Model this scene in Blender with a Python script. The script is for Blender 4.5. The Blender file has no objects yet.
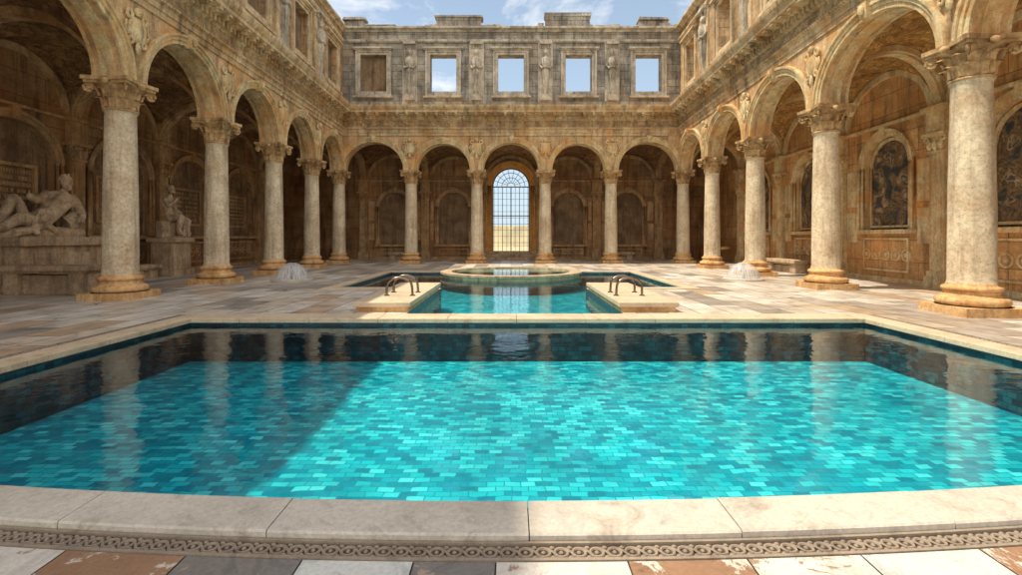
import bpy, bmesh, math, random
from mathutils import Vector, Matrix
random.seed(7)
sc = bpy.context.scene
sc.view_settings.view_transform = 'Standard'
sc.view_settings.look = 'None'
sc.view_settings.exposure = 0
COL = sc.collection

# ------------------------------------------------------------------ materials
def new_mat(name):
    m = bpy.data.materials.new(name); m.use_nodes = True
    nt = m.node_tree
    for n in list(nt.nodes): nt.nodes.remove(n)
    out = nt.nodes.new('ShaderNodeOutputMaterial')
    return m, nt, out
def L(nt, a, b): nt.links.new(a, b)
def c4(c): return (c[0], c[1], c[2], 1)
def ramp(nt, src, stops, interp='LINEAR'):
    r = nt.nodes.new('ShaderNodeValToRGB'); r.color_ramp.interpolation = interp
    e = r.color_ramp.elements
    while len(e) < len(stops): e.new(0.5)
    for i, (p, c) in enumerate(stops):
        e[i].position = p
        e[i].color = c4(c) if isinstance(c, (tuple, list)) else (c, c, c, 1)
    L(nt, src, r.inputs[0]); return r.outputs[0]
def mixc(nt, fac, a, b, mode='MIX'):
    m = nt.nodes.new('ShaderNodeMix'); m.data_type = 'RGBA'; m.blend_type = mode
    for sock, v in ((m.inputs[0], fac), (m.inputs[6], a), (m.inputs[7], b)):
        if hasattr(v, 'is_linked'): L(nt, v, sock)
        elif isinstance(v, (tuple, list)): sock.default_value = c4(v)
        else: sock.default_value = v
    return m.outputs[2]
def math_(nt, op, a, b=None):
    m = nt.nodes.new('ShaderNodeMath'); m.operation = op
    for i, v in enumerate((a, b)):
        if v is None: continue
        if hasattr(v, 'is_linked'): L(nt, v, m.inputs[i])
        else: m.inputs[i].default_value = v
    return m.outputs[0]
def noise_(nt, vec, scale, detail=6, rough=0.6, dist=0.0):
    n = nt.nodes.new('ShaderNodeTexNoise')
    n.inputs['Scale'].default_value = scale; n.inputs['Detail'].default_value = detail
    n.inputs['Roughness'].default_value = rough; n.inputs['Distortion'].default_value = dist
    L(nt, vec, n.inputs['Vector']); return n.outputs['Fac']
def mapping(nt, vec, scale=(1, 1, 1), loc=(0, 0, 0)):
    m = nt.nodes.new('ShaderNodeMapping'); m.inputs['Scale'].default_value = scale
    m.inputs['Location'].default_value = loc
    L(nt, vec, m.inputs['Vector']); return m.outputs[0]
def pos(nt): return nt.nodes.new('ShaderNodeNewGeometry').outputs['Position']

def stone(name, light, dark, stain=(0.06, 0.045, 0.03), stain_amt=0.6, scale=1.1, bump=0.5,
          rough=0.85, joints=None, rust=None, carve=0.0, pits=True, gain=1.22, warm=1.0, grime=0.35):
    light = tuple(min(0.82, x*gain*(1+(k-1)*warm)) for x, k in zip(light, (1.12, 1.0, 0.80)))
    dark = tuple(min(0.6, x*gain*1.1*(1+(k-1)*warm)) for x, k in zip(dark, (1.16, 1.0, 0.78)))
    stain = tuple(x*1.25 for x in stain); grime *= 0.85
    if rust: rust = tuple(x*k for x, k in zip(rust, (1.3, 1.15, 1.0)))
    m, nt, out = new_mat(name)
    p = pos(nt)
    n1 = noise_(nt, p, scale, 7, 0.68, 0.3)
    c = ramp(nt, n1, [(0.34, dark), (0.49, tuple((a*0.45+b*0.55) for a, b in zip(dark, light))), (0.62, light)])
    n2 = noise_(nt, p, 14, 6, 0.7)
    c = mixc(nt, 0.8, c, ramp(nt, n2, [(0.3, 0.55), (0.52, 1.0), (0.75, 1.2)]), 'MULTIPLY')
    if rust:
        n5 = noise_(nt, mapping(nt, p, (1, 1, 1), (7, 3, 2)), 0.9, 5, 0.6)
        c = mixc(nt, ramp(nt, n5, [(0.48, 0.0), (0.66, 0.75)]), c, rust)
    if grime:
        n6 = noise_(nt, mapping(nt, p, (1, 1, 0.8), (1.7, 8, 5)), 0.55, 8, 0.72, 0.4)
        gk = (0.085, 0.064, 0.046) if warm > 0.5 else (0.07, 0.064, 0.057)
        c = mixc(nt, ramp(nt, n6, [(0.47, 0.0), (0.68, grime)]), c, gk)
    ns = noise_(nt, mapping(nt, p, (2.2, 2.2, 0.20)), 1.6, 6, 0.72)
    c = mixc(nt, ramp(nt, ns, [(0.48, 0.0), (0.70, stain_amt)]), c, stain)
    h = math_(nt, 'MULTIPLY', n2, 0.5)
    h = math_(nt, 'ADD', h, noise_(nt, p, 55, 4, 0.7))
    if pits:
        v = noise_(nt, mapping(nt, p, (1, 1, 2.4)), 24, 3, 0.5)
        pit = ramp(nt, v, [(0.29, 0.0), (0.36, 1.0)])
        c = mixc(nt, math_(nt, 'SUBTRACT', 1.0, pit), c, tuple(x*0.4 for x in dark))
        h = math_(nt, 'ADD', h, pit)
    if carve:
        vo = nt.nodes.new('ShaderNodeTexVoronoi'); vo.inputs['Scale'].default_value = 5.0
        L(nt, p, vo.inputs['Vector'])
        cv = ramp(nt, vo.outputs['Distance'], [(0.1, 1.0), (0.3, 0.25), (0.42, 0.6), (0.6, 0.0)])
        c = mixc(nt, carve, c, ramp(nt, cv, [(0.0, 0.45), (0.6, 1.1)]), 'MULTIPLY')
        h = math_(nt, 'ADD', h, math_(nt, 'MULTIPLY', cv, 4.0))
    if joints:
        sx = nt.nodes.new('ShaderNodeSeparateXYZ'); L(nt, p, sx.inputs[0])
        cx = nt.nodes.new('ShaderNodeCombineXYZ')
        L(nt, math_(nt, 'ADD', sx.outputs[0], sx.outputs[1]), cx.inputs[0]); L(nt, sx.outputs[2], cx.inputs[1])
        b = nt.nodes.new('ShaderNodeTexBrick')
        L(nt, cx.outputs[0], b.inputs['Vector'])
        b.inputs['Scale'].default_value = 1; b.inputs['Brick Width'].default_value = joints[0]
        b.inputs['Row Height'].default_value = joints[1]; b.inputs['Mortar Size'].default_value = 0.012
        b.inputs['Color1'].default_value = (0.72, 0.72, 0.72, 1); b.inputs['Color2'].default_value = (1.12, 1.08, 1.02, 1)
        b.inputs['Mortar'].default_value = (0.35, 0.32, 0.3, 1)
        c = mixc(nt, 0.8, c, b.outputs['Color'], 'MULTIPLY')
        h = math_(nt, 'SUBTRACT', h, math_(nt, 'MULTIPLY', b.outputs['Fac'], 1.5))
    bp = nt.nodes.new('ShaderNodeBump'); bp.inputs['Strength'].default_value = bump
    bp.inputs['Distance'].default_value = 0.02
    L(nt, h, bp.inputs['Height'])
    bs = nt.nodes.new('ShaderNodeBsdfPrincipled')
    bs.inputs['Roughness'].default_value = rough
    bs.inputs['Specular IOR Level'].default_value = 0.3
    L(nt, c, bs.inputs['Base Color']); L(nt, bp.outputs[0], bs.inputs['Normal'])
    L(nt, bs.outputs[0], out.inputs[0])
    return m

def paving(name):
    m, nt, out = new_mat(name)
    p = pos(nt)
    sx = nt.nodes.new('ShaderNodeSeparateXYZ'); L(nt, p, sx.inputs[0])
    cx = nt.nodes.new('ShaderNodeCombineXYZ')
    L(nt, sx.outputs[1], cx.inputs[0]); L(nt, sx.outputs[0], cx.inputs[1])
    b = nt.nodes.new('ShaderNodeTexBrick'); L(nt, cx.outputs[0], b.inputs['Vector'])
    b.inputs['Scale'].default_value = 1; b.inputs['Brick Width'].default_value = 1.35
    b.inputs['Row Height'].default_value = 0.62; b.inputs['Mortar Size'].default_value = 0.012
    b.inputs['Color1'].default_value = (0, 0, 0, 1); b.inputs['Color2'].default_value = (1, 1, 1, 1)
    b.inputs['Mortar'].default_value = (0.5, 0.5, 0.5, 1)
    c = ramp(nt, b.outputs['Color'], [(0.0, (0.62, 0.56, 0.48)), (0.2, (0.42, 0.38, 0.34)), (0.36, (0.72, 0.67, 0.59)),
             (0.58, (0.54, 0.40, 0.28)), (0.65, (0.74, 0.69, 0.62)), (0.82, (0.32, 0.30, 0.28)), (0.92, (0.62, 0.53, 0.42))], 'CONSTANT')
    n1 = noise_(nt, p, 2.2, 8, 0.7, 0.6)
    c = mixc(nt, 0.9, c, ramp(nt, n1, [(0.3, 0.42), (0.5, 0.92), (0.7, 1.18)]), 'MULTIPLY')
    n3 = noise_(nt, p, 0.45, 6, 0.65)
    c = mixc(nt, ramp(nt, n3, [(0.45, 0.0), (0.66, 0.55)]), c, (0.36, 0.26, 0.17))
    c = mixc(nt, b.outputs['Fac'], c, (0.12, 0.10, 0.08))
    n2 = noise_(nt, p, 30, 5, 0.7)
    h = math_(nt, 'SUBTRACT', math_(nt, 'MULTIPLY', n2, 0.5), math_(nt, 'MULTIPLY', b.outputs['Fac'], 1.0))
    bp = nt.nodes.new('ShaderNodeBump'); bp.inputs['Strength'].default_value = 0.35; bp.inputs['Distance'].default_value = 0.01
    L(nt, h, bp.inputs['Height'])
    bs = nt.nodes.new('ShaderNodeBsdfPrincipled')
    L(nt, ramp(nt, n1, [(0.3, 0.22), (0.7, 0.6)]), bs.inputs['Roughness'])
    L(nt, c, bs.inputs['Base Color']); L(nt, bp.outputs[0], bs.inputs['Normal'])
    L(nt, bs.outputs[0], out.inputs[0]); return m

def marble(name, base, vein, patch=None, patch_t=0.52, rough=0.45, gain=1.1):
    base = tuple(min(0.85, x*gain) for x in base); vein = tuple(x*gain for x in vein)
    m, nt, out = new_mat(name)
    p = pos(nt)
    n1 = noise_(nt, p, 3.0, 9, 0.7, 1.4)
    c = ramp(nt, n1, [(0.3, vein), (0.47, base), (0.6, base), (0.75, tuple(min(1, x*1.1) for x in base))])
    n2 = noise_(nt, p, 40, 7, 0.75)
    c = mixc(nt, 0.7, c, ramp(nt, n2, [(0.3, 0.6), (0.6, 1.05)]), 'MULTIPLY')
    n4 = noise_(nt, mapping(nt, p, (1, 1, 1), (5, 2, 0)), 1.1, 8, 0.7)
    c = mixc(nt, ramp(nt, n4, [(0.46, 0.0), (0.68, 0.5)]), c, tuple(x*0.45 for x in base))
    h = n2
    if patch:
        n3 = noise_(nt, mapping(nt, p, (1, 1, 1), (2.3, 0.7, 0)), 3.4, 11, 0.75, 0.5)
        f = ramp(nt, n3, [(patch_t, 0.0), (patch_t+0.02, 1.0)])
        c = mixc(nt, f, c, patch); h = math_(nt, 'ADD', h, f)
    bp = nt.nodes.new('ShaderNodeBump'); bp.inputs['Strength'].default_value = 0.4; bp.inputs['Distance'].default_value = 0.006
    L(nt, h, bp.inputs['Height'])
    bs = nt.nodes.new('ShaderNodeBsdfPrincipled'); bs.inputs['Roughness'].default_value = rough
    L(nt, c, bs.inputs['Base Color']); L(nt, bp.outputs[0], bs.inputs['Normal'])
    L(nt, bs.outputs[0], out.inputs[0]); return m

def tiles(name, stops, w=0.15, hgt=0.085, wall=False, grout=(0.02, 0.22, 0.26), wob=0.085):
    m, nt, out = new_mat(name)
    p = pos(nt)
    if wall:
        sx = nt.nodes.new('ShaderNodeSeparateXYZ'); L(nt, p, sx.inputs[0])
        cx = nt.nodes.new('ShaderNodeCombineXYZ')
        L(nt, math_(nt, 'ADD', sx.outputs[0], sx.outputs[1]), cx.inputs[0]); L(nt, sx.outputs[2], cx.inputs[1])
        vec = cx.outputs[0]
    else:
        nz = nt.nodes.new('ShaderNodeTexNoise'); nz.inputs['Scale'].default_value = 3.6; nz.inputs['Detail'].default_value = 2
        L(nt, p, nz.inputs['Vector'])
        vs = nt.nodes.new('ShaderNodeVectorMath'); vs.operation = 'SUBTRACT'; L(nt, nz.outputs['Color'], vs.inputs[0]); vs.inputs[1].default_value = (0.5, 0.5, 0.5)
        vm = nt.nodes.new('ShaderNodeVectorMath'); vm.operation = 'SCALE'; L(nt, vs.outputs[0], vm.inputs[0]); vm.inputs['Scale'].default_value = wob
        va = nt.nodes.new('ShaderNodeVectorMath'); va.operation = 'ADD'; L(nt, p, va.inputs[0]); L(nt, vm.outputs[0], va.inputs[1])
        vec = va.outputs[0]
    b = nt.nodes.new('ShaderNodeTexBrick'); L(nt, vec, b.inputs['Vector'])
    b.inputs['Scale'].default_value = 1; b.inputs['Brick Width'].default_value = w
    b.inputs['Row Height'].default_value = hgt; b.inputs['Mortar Size'].default_value = 0.005
    b.inputs['Color1'].default_value = (0, 0, 0, 1); b.inputs['Color2'].default_value = (1, 1, 1, 1)
    c = ramp(nt, b.outputs['Color'], stops)
    n1 = noise_(nt, p, 1.0, 4, 0.6)
    c = mixc(nt, 0.8, c, ramp(nt, n1, [(0.3, 0.7), (0.7, 1.25)]), 'MULTIPLY')
    c = mixc(nt, b.outputs['Fac'], c, grout)
    bs = nt.nodes.new('ShaderNodeBsdfPrincipled'); bs.inputs['Roughness'].default_value = 0.35
    L(nt, c, bs.inputs['Base Color']); L(nt, bs.outputs[0], out.inputs[0]); return m

def water_mat(name, tint=(0.70, 0.95, 0.98), bump=0.085):
    m, nt, out = new_mat(name)
    p = pos(nt)
    n = math_(nt, 'ADD', noise_(nt, mapping(nt, p, (1, 1.4, 1)), 1.6, 3, 0.5, 0.5),
              math_(nt, 'MULTIPLY', noise_(nt, p, 7, 3, 0.5), 0.22))
    bp = nt.nodes.new('ShaderNodeBump'); bp.inputs['Strength'].default_value = bump; bp.inputs['Distance'].default_value = 0.12
    L(nt, n, bp.inputs['Height'])
    fr = nt.nodes.new('ShaderNodeFresnel'); fr.inputs['IOR'].default_value = 1.35; L(nt, bp.outputs[0], fr.inputs['Normal'])
    tr = nt.nodes.new('ShaderNodeBsdfTransparent'); tr.inputs[0].default_value = c4(tint)
    gl = nt.nodes.new('ShaderNodeBsdfGlossy'); gl.inputs['Roughness'].default_value = 0.015
    gl.inputs['Color'].default_value = (1, 1, 1, 1); L(nt, bp.outputs[0], gl.inputs['Normal'])
    mx = nt.nodes.new('ShaderNodeMixShader'); L(nt, fr.outputs[0], mx.inputs[0]); L(nt, tr.outputs[0], mx.inputs[1]); L(nt, gl.outputs[0], mx.inputs[2])
    L(nt, mx.outputs[0], out.inputs[0]); return m

def simple(name, col, rough=0.5, metal=0.0, var=0.2):
    m, nt, out = new_mat(name)
    p = pos(nt); n = noise_(nt, p, 12, 6, 0.65)
    c = mixc(nt, 1.0, col, ramp(nt, n, [(0.3, 1-var), (0.7, 1+var)]), 'MULTIPLY')
    bs = nt.nodes.new('ShaderNodeBsdfPrincipled'); bs.inputs['Roughness'].default_value = rough; bs.inputs['Metallic'].default_value = metal
    L(nt, c, bs.inputs['Base Color']); L(nt, bs.outputs[0], out.inputs[0]); return m

def fresco(name):
    m, nt, out = new_mat(name)
    p = pos(nt)
    n1 = noise_(nt, p, 1.3, 4, 0.55, 1.6); n2 = noise_(nt, p, 5, 8, 0.7, 1.0)
    c = ramp(nt, n1, [(0.3, (0.02, 0.026, 0.032)), (0.42, (0.04, 0.048, 0.045)), (0.49, (0.24, 0.14, 0.06)), (0.53, (0.07, 0.04, 0.02)), (0.6, (0.40, 0.28, 0.15)), (0.65, (0.04, 0.048, 0.052)), (0.76, (0.18, 0.07, 0.03))])
    c = mixc(nt, 0.85, c, ramp(nt, n2, [(0.35, 0.35), (0.65, 1.3)]), 'MULTIPLY')
    bs = nt.nodes.new('ShaderNodeBsdfPrincipled'); bs.inputs['Roughness'].default_value = 0.6
    L(nt, c, bs.inputs['Base Color']); L(nt, bs.outputs[0], out.inputs[0]); return m

M_col = stone('travertine_column', (0.66, 0.59, 0.50), (0.40, 0.33, 0.25), stain=(0.17, 0.11, 0.065), stain_amt=0.7, scale=1.6, bump=0.6, warm=0.65, grime=0.15)
M_cap = stone('capital_stone', (0.52, 0.40, 0.26), (0.23, 0.15, 0.08), stain=(0.045, 0.03, 0.02), stain_amt=0.65, scale=4, bump=0.5, pits=False)
M_base = stone('base_stone', (0.62, 0.45, 0.28), (0.38, 0.23, 0.11), stain=(0.2, 0.10, 0.04), stain_amt=0.7, scale=2.5, bump=0.5, grime=0.15)
M_wall = stone('arcade_stone', (0.60, 0.475, 0.34), (0.33, 0.23, 0.14), stain=(0.06, 0.04, 0.025), stain_amt=0.7, scale=0.9, bump=0.5, rust=(0.48, 0.28, 0.11), grime=0.4)
M_arch = stone('archivolt_stone', (0.68, 0.57, 0.43), (0.40, 0.28, 0.16), stain=(0.10, 0.065, 0.035), stain_amt=0.6, scale=2.2, bump=0.4, rust=(0.56, 0.33, 0.13), grime=0.3)
M_ent = stone('entablature_stone', (0.62, 0.53, 0.41), (0.33, 0.25, 0.16), stain=(0.05, 0.038, 0.026), stain_amt=0.75, scale=1.4, bump=0.45, rust=(0.46, 0.28, 0.12), grime=0.5)
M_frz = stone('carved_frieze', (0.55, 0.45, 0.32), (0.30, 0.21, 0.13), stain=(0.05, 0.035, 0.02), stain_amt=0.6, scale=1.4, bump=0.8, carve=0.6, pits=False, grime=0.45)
M_up = stone('weathered_upper_stone', (0.46, 0.45, 0.42), (0.17, 0.165, 0.152), stain=(0.04, 0.038, 0.036), stain_amt=0.9, scale=1.3, bump=0.9, joints=(1.1, 0.42), rust=(0.33, 0.28, 0.22), warm=0.3, grime=0.7)
M_upside = stone('warm_upper_stone', (0.56, 0.46, 0.34), (0.26, 0.195, 0.13), stain=(0.05, 0.038, 0.028), stain_amt=0.8, scale=1.2, bump=0.8, joints=(1.1, 0.42), rust=(0.48, 0.29, 0.13), grime=0.6)
M_frame = stone('window_frame_stone', (0.62, 0.55, 0.45), (0.34, 0.27, 0.19), stain=(0.06, 0.048, 0.036), stain_amt=0.7, scale=2, bump=0.5, grime=0.4)
M_framg = stone('grey_frame_stone', (0.56, 0.53, 0.47), (0.28, 0.255, 0.22), stain=(0.055, 0.05, 0.045), stain_amt=0.8, scale=2, bump=0.5, warm=0.45, grime=0.55)
M_in = stone('shade_toned_inner_wall_stone', (0.36, 0.255, 0.16), (0.17, 0.105, 0.06), stain=(0.035, 0.022, 0.014), stain_amt=0.85, scale=0.8, bump=0.6, joints=(1.5, 0.7), rust=(0.30, 0.15, 0.065), grime=0.7)  # dark copy: shade of the left and back arcades put into the colour
M_inr = stone('sun_toned_inner_wall_stone', (0.60, 0.41, 0.23), (0.33, 0.19, 0.09), stain=(0.06, 0.035, 0.018), stain_amt=0.7, scale=0.8, bump=0.6, joints=(1.5, 0.7), rust=(0.52, 0.26, 0.09), grime=0.35)  # bright copy: warm sunlight in the right arcade put into the colour
M_inpanel = stone('niche_plaster', (0.26, 0.20, 0.145), (0.11, 0.078, 0.052), stain=(0.03, 0.02, 0.014), stain_amt=0.8, scale=1.3, bump=0.6, pits=False, grime=0.6)
M_inarch = stone('shade_toned_inner_moulding', (0.46, 0.36, 0.25), (0.24, 0.165, 0.10), stain=(0.05, 0.034, 0.022), stain_amt=0.7, scale=2.2, bump=0.4, rust=(0.38, 0.21, 0.09), grime=0.6)  # dark copy of the archivolt stone, arcade shade put into its colour
M_vault = stone('shade_toned_vault_coffers', (0.40, 0.25, 0.13), (0.15, 0.085, 0.045), stain=(0.03, 0.02, 0.012), stain_amt=0.6, scale=1.3, bump=0.9, carve=0.75, pits=False, grime=0.5)  # vault copy with the left and back wings' shade in its colour
M_vaultr = stone('sun_toned_vault_coffers', (0.68, 0.38, 0.15), (0.28, 0.14, 0.05), stain=(0.04, 0.025, 0.015), stain_amt=0.5, scale=1.3, bump=0.9, carve=0.75, pits=False, grime=0.2)  # vault copy with the right wing's warm light in its colour
M_bench = stone('bench_stone', (0.50, 0.42, 0.33), (0.27, 0.205, 0.145), stain=(0.07, 0.05, 0.035), stain_amt=0.7, scale=1.6, bump=0.5, warm=0.7)
M_statue = stone('statue_marble', (0.56, 0.48, 0.39), (0.28, 0.22, 0.17), stain=(0.07, 0.05, 0.038), stain_amt=0.7, scale=3, bump=0.4, pits=False, warm=0.7)
M_cop = marble('coping_limestone', (0.60, 0.555, 0.48), (0.36, 0.31, 0.25), rough=0.6, gain=1.05)
M_copw = marble('warm_coping', (0.62, 0.50, 0.35), (0.42, 0.28, 0.16), rough=0.6)
M_pave = paving('marble_paving')
M_mw = marble('marble_white', (0.68, 0.64, 0.58), (0.40, 0.38, 0.34), patch=(0.34, 0.23, 0.15), patch_t=0.58)
M_mr = marble('marble_rust', (0.33, 0.19, 0.11), (0.15, 0.085, 0.045), patch=(0.60, 0.55, 0.47), patch_t=0.54)
M_mg = marble('marble_grey', (0.20, 0.185, 0.17), (0.09, 0.088, 0.085), patch=(0.36, 0.29, 0.23), patch_t=0.56)
M_mb = marble('marble_bluewhite', (0.60, 0.62, 0.59), (0.34, 0.38, 0.38), patch=(0.32, 0.25, 0.18), patch_t=0.60)
M_band = marble('carved_band_recess', (0.08, 0.062, 0.05), (0.03, 0.024, 0.02), rough=0.8)
M_bandr = marble('carved_band_relief', (0.31, 0.25, 0.19), (0.15, 0.11, 0.085), rough=0.7)
M_tile = tiles('turquoise_mosaic', [(0.0, (0.0, 0.22, 0.31)), (0.25, (0.0, 0.33, 0.43)), (0.5, (0.004, 0.45, 0.52)), (0.75, (0.02, 0.57, 0.63)), (1.0, (0.12, 0.76, 0.79))])
M_tilew = tiles('navy_mosaic_wall', [(0.0, (0.003, 0.02, 0.035)), (0.6, (0.008, 0.055, 0.08)), (1.0, (0.016, 0.12, 0.15))], w=0.12, hgt=0.08, wall=True, grout=(0.01, 0.03, 0.035))
M_water = water_mat('pool_water_surface')
M_iron = simple('wrought_iron', (0.10, 0.07, 0.045), 0.5, 0.4)
M_chrome = simple('brushed_steel', (0.22, 0.18, 0.15), 0.25, 1.0)
M_door = stone('portal_stone', (0.72, 0.36, 0.13), (0.46, 0.21, 0.06), stain=(0.14, 0.07, 0.03), stain_amt=0.4, scale=2, bump=0.4, grime=0.1, warm=0.6)
M_fresco = fresco('painted_panel')
M_sand = stone('pale_garden_wall', (0.70, 0.64, 0.52), (0.58, 0.51, 0.39), stain_amt=0.15, scale=0.3, bump=0.3, pits=False, grime=0, warm=0.5)
M_ground = stone('dry_earth', (0.54, 0.47, 0.35), (0.40, 0.34, 0.23), stain_amt=0.1, scale=0.2, bump=0.3, pits=False, grime=0, warm=0.5)

# ------------------------------------------------------------------ mesh builder
class MB:
    def __init__(s, P=None):
        s.v = []; s.f = []; s.m = []; s.P = P or (lambda a, b, c: (a, b, c)); s.up = False
    def face(s, pts, m=0):
        i = len(s.v)
        for p in pts: s.v.append(s.P(*p))
        s.f.append(tuple(range(i, i+len(pts)))); s.m.append(m)
    def box(s, a0, a1, b0, b1, z0, z1, m=0, jit=0.0):
        c = [(a, b, z) for z in (z0, z1) for (a, b) in ((a0, b0), (a1, b0), (a1, b1), (a0, b1))]
        if jit: c = [tuple(x+random.uniform(-jit, jit) for x in p) for p in c]
        for idx in ((0, 3, 2, 1), (4, 5, 6, 7), (0, 1, 5, 4), (1, 2, 6, 5), (2, 3, 7, 6), (3, 0, 4, 7)):
            s.face([c[k] for k in idx], m)
    def arcpts(s, c, a, b, z, n=22):
        return [(c - a*math.cos(math.pi*i/n), z + b*math.sin(math.pi*i/n)) for i in range(n+1)]
    def ring(s, c, z, a, b, w0, w1, t0, t1, m=0, n=22):
        i0 = s.arcpts(c, a+w0, b+w0, z, n); i1 = s.arcpts(c, a+w1, b+w1, z, n)
        for k in range(n):
            p, q, r, u = i0[k], i0[k+1], i1[k+1], i1[k]
            s.face([(p[0], t0, p[1]), (q[0], t0, q[1]), (r[0], t0, r[1]), (u[0], t0, u[1])], m)
            s.face([(p[0], t1, p[1]), (q[0], t1, q[1]), (r[0], t1, r[1]), (u[0], t1, u[1])], m)
            s.face([(p[0], t0, p[1]), (q[0], t0, q[1]), (q[0], t1, q[1]), (p[0], t1, p[1])], m)
            s.face([(u[0], t0, u[1]), (r[0], t0, r[1]), (r[0], t1, r[1]), (u[0], t1, u[1])], m)
    def archwall(s, s0, s1, c, a, b, zs, zb, zw, zt, t0, t1, m=0, mr=None, n=22, through=True):
        mr = m if mr is None else mr
        pts = s.arcpts(c, a, b, zs, n)
        for t in ((t0, t1) if through else (t0,)):
            for (x0, x1) in ((s0, c-a), (c+a, s1)):
                s.face([(x0, t, zw), (x1, t, zw), (x1, t, zt), (x0, t, zt)], m)
            if zb > zw+1e-4: s.face([(c-a, t, zw), (c+a, t, zw), (c+a, t, zb), (c-a, t, zb)], m)
            for k in range(n):
                p, q = pts[k], pts[k+1]
                s.face([(p[0], t, p[1]), (q[0], t, q[1]), (q[0], t, zt), (p[0], t, zt)], m)
        for k in range(n):
            p, q = pts[k], pts[k+1]
            s.face([(p[0], t0, p[1]), (q[0], t0, q[1]), (q[0], t1, q[1]), (p[0], t1, p[1])], mr)
        if zs > zb+1e-4:
            for x in (c-a, c+a): s.face([(x, t0, zb), (x, t1, zb), (x, t1, zs), (x, t0, zs)], mr)
        if zb > zw+1e-4: s.face([(c-a, t0, zb), (c+a, t0, zb), (c+a, t1, zb), (c-a, t1, zb)], mr)
        if abs(zw-zs) < 1e-4:
            for (x0, x1) in ((s0, c-a), (c+a, s1)):
                s.face([(x0, t0, zw), (x1, t0, zw), (x1, t1, zw), (x0, t1, zw)], m)
    def archpanel(s, c, a, b, zs, zb, t, m=0, n=22):
        pts = s.arcpts(c, a, b, zs, n)
        s.face([(c-a, t, zb)] + [(p[0], t, p[1]) for p in pts] + [(c+a, t, zb)], m)
    def sweep(s, prof, f0, f1, m=0):
        n = len(prof)
        for k in range(n):
            p, q = prof[k], prof[(k+1) % n]
            mm = m[k] if isinstance(m, list) else m
            s.face([(f0(p[0]), p[0], p[1]), (f1(p[0]), p[0], p[1]), (f1(q[0]), q[0], q[1]), (f0(q[0]), q[0], q[1])], mm)
    def lathe(s, prof, cx=0, cy=0, n=40, m=0):
        for k in range(len(prof)-1):
            (r0, z0), (r1, z1) = prof[k], prof[k+1]
            for j in range(n):
                a, b = 2*math.pi*j/n, 2*math.pi*(j+1)/n
                pts = [(cx+r0*math.cos(a), cy+r0*math.sin(a), z0), (cx+r0*math.cos(b), cy+r0*math.sin(b), z0),
                       (cx+r1*math.cos(b), cy+r1*math.sin(b), z1), (cx+r1*math.cos(a), cy+r1*math.sin(a), z1)]
                if r0 < 1e-5: pts = pts[1:]
                elif r1 < 1e-5: pts = pts[:3]
                s.face(pts, m)
    def sphere(s, c, r, m=0, nu=12, nv=8):
        if not isinstance(r, tuple): r = (r, r, r)
        def pt(u, v): return (c[0]+r[0]*math.sin(v)*math.cos(u), c[1]+r[1]*math.sin(v)*math.sin(u), c[2]+r[2]*math.cos(v))
        for i in range(nv):
            for j in range(nu):
                u0, u1 = 2*math.pi*j/nu, 2*math.pi*(j+1)/nu; v0, v1 = math.pi*i/nv, math.pi*(i+1)/nv
                pts = [pt(u0, v0), pt(u1, v0), pt(u1, v1), pt(u0, v1)]
                if i == 0: pts = [pts[0], pts[2], pts[3]]
                elif i == nv-1: pts = pts[:3]
                s.face(pts, m)
    def torus(s, c, R, r, m=0, n=16, k=6, axis='z', sq=1.0):
        def pt(i, j):
            a, b = 2*math.pi*i/n, 2*math.pi*j/k
            x, y, z = (R+r*math.cos(b))*math.cos(a), (R+r*math.cos(b))*math.sin(a), r*math.sin(b)*sq
            if axis == 'y': x, y, z = x, z, y
            if axis == 'x': x, y, z = z, x, y
            return (c[0]+x, c[1]+y, c[2]+z)
        for i in range(n):
            for j in range(k): s.face([pt(i, j), pt(i+1, j), pt(i+1, j+1), pt(i, j+1)], m)
    def tube(s, pts, r, m=0, k=8):
        pts = [Vector(p) for p in pts]; rings = []
        for i, p in enumerate(pts):
            d = (pts[min(i+1, len(pts)-1)] - pts[max(i-1, 0)]).normalized()
            up = Vector((0, 0, 1)) if abs(d.z) < 0.9 else Vector((0, 1, 0))
            a = d.cross(up).normalized(); b = d.cross(a).normalized()
            rings.append([tuple(p + a*r*math.cos(2*math.pi*j/k) + b*r*math.sin(2*math.pi*j/k)) for j in range(k)])
        for i in range(len(rings)-1):
            for j in range(k): s.face([rings[i][j], rings[i][(j+1) % k], rings[i+1][(j+1) % k], rings[i+1][j]], m)
        s.face(rings[0], m); s.face(rings[-1], m)
    def mesh(s, name, mats, smooth=False, angle=40):
        me = bpy.data.meshes.new(name); me.from_pydata(s.v, [], s.f)
        for mm in mats: me.materials.append(mm)
        me.polygons.foreach_set('material_index', s.m)
        bm = bmesh.new(); bm.from_mesh(me)
        bmesh.ops.remove_doubles(bm, verts=bm.verts, dist=1e-4)
        if s.up:
            bm.normal_update()
            fl = [f for f in bm.faces if f.normal.z < 0]
            if fl: bmesh.ops.reverse_faces(bm, faces=fl)
        else:
            bmesh.ops.recalc_face_normals(bm, faces=bm.faces)
        if smooth:
            for f in bm.faces: f.smooth = True
            for e in bm.edges:
                if len(e.link_faces) == 2 and e.calc_face_angle(0) > math.radians(angle): e.smooth = False
        bm.to_mesh(me); bm.free(); return me
    def obj(s, name, mats, parent=None, smooth=False, bevel=0.0, angle=40):
        o = bpy.data.objects.new(name, s.mesh(name, mats, smooth, angle)); COL.objects.link(o)
        if parent: o.parent = parent
        if bevel:
            b = o.modifiers.new('bevel', 'BEVEL'); b.width = bevel; b.segments = 2; b.limit_method = 'ANGLE'; b.angle_limit = math.radians(50)
        return o
def UP():
    b = MB(); b.up = True; return b
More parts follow.
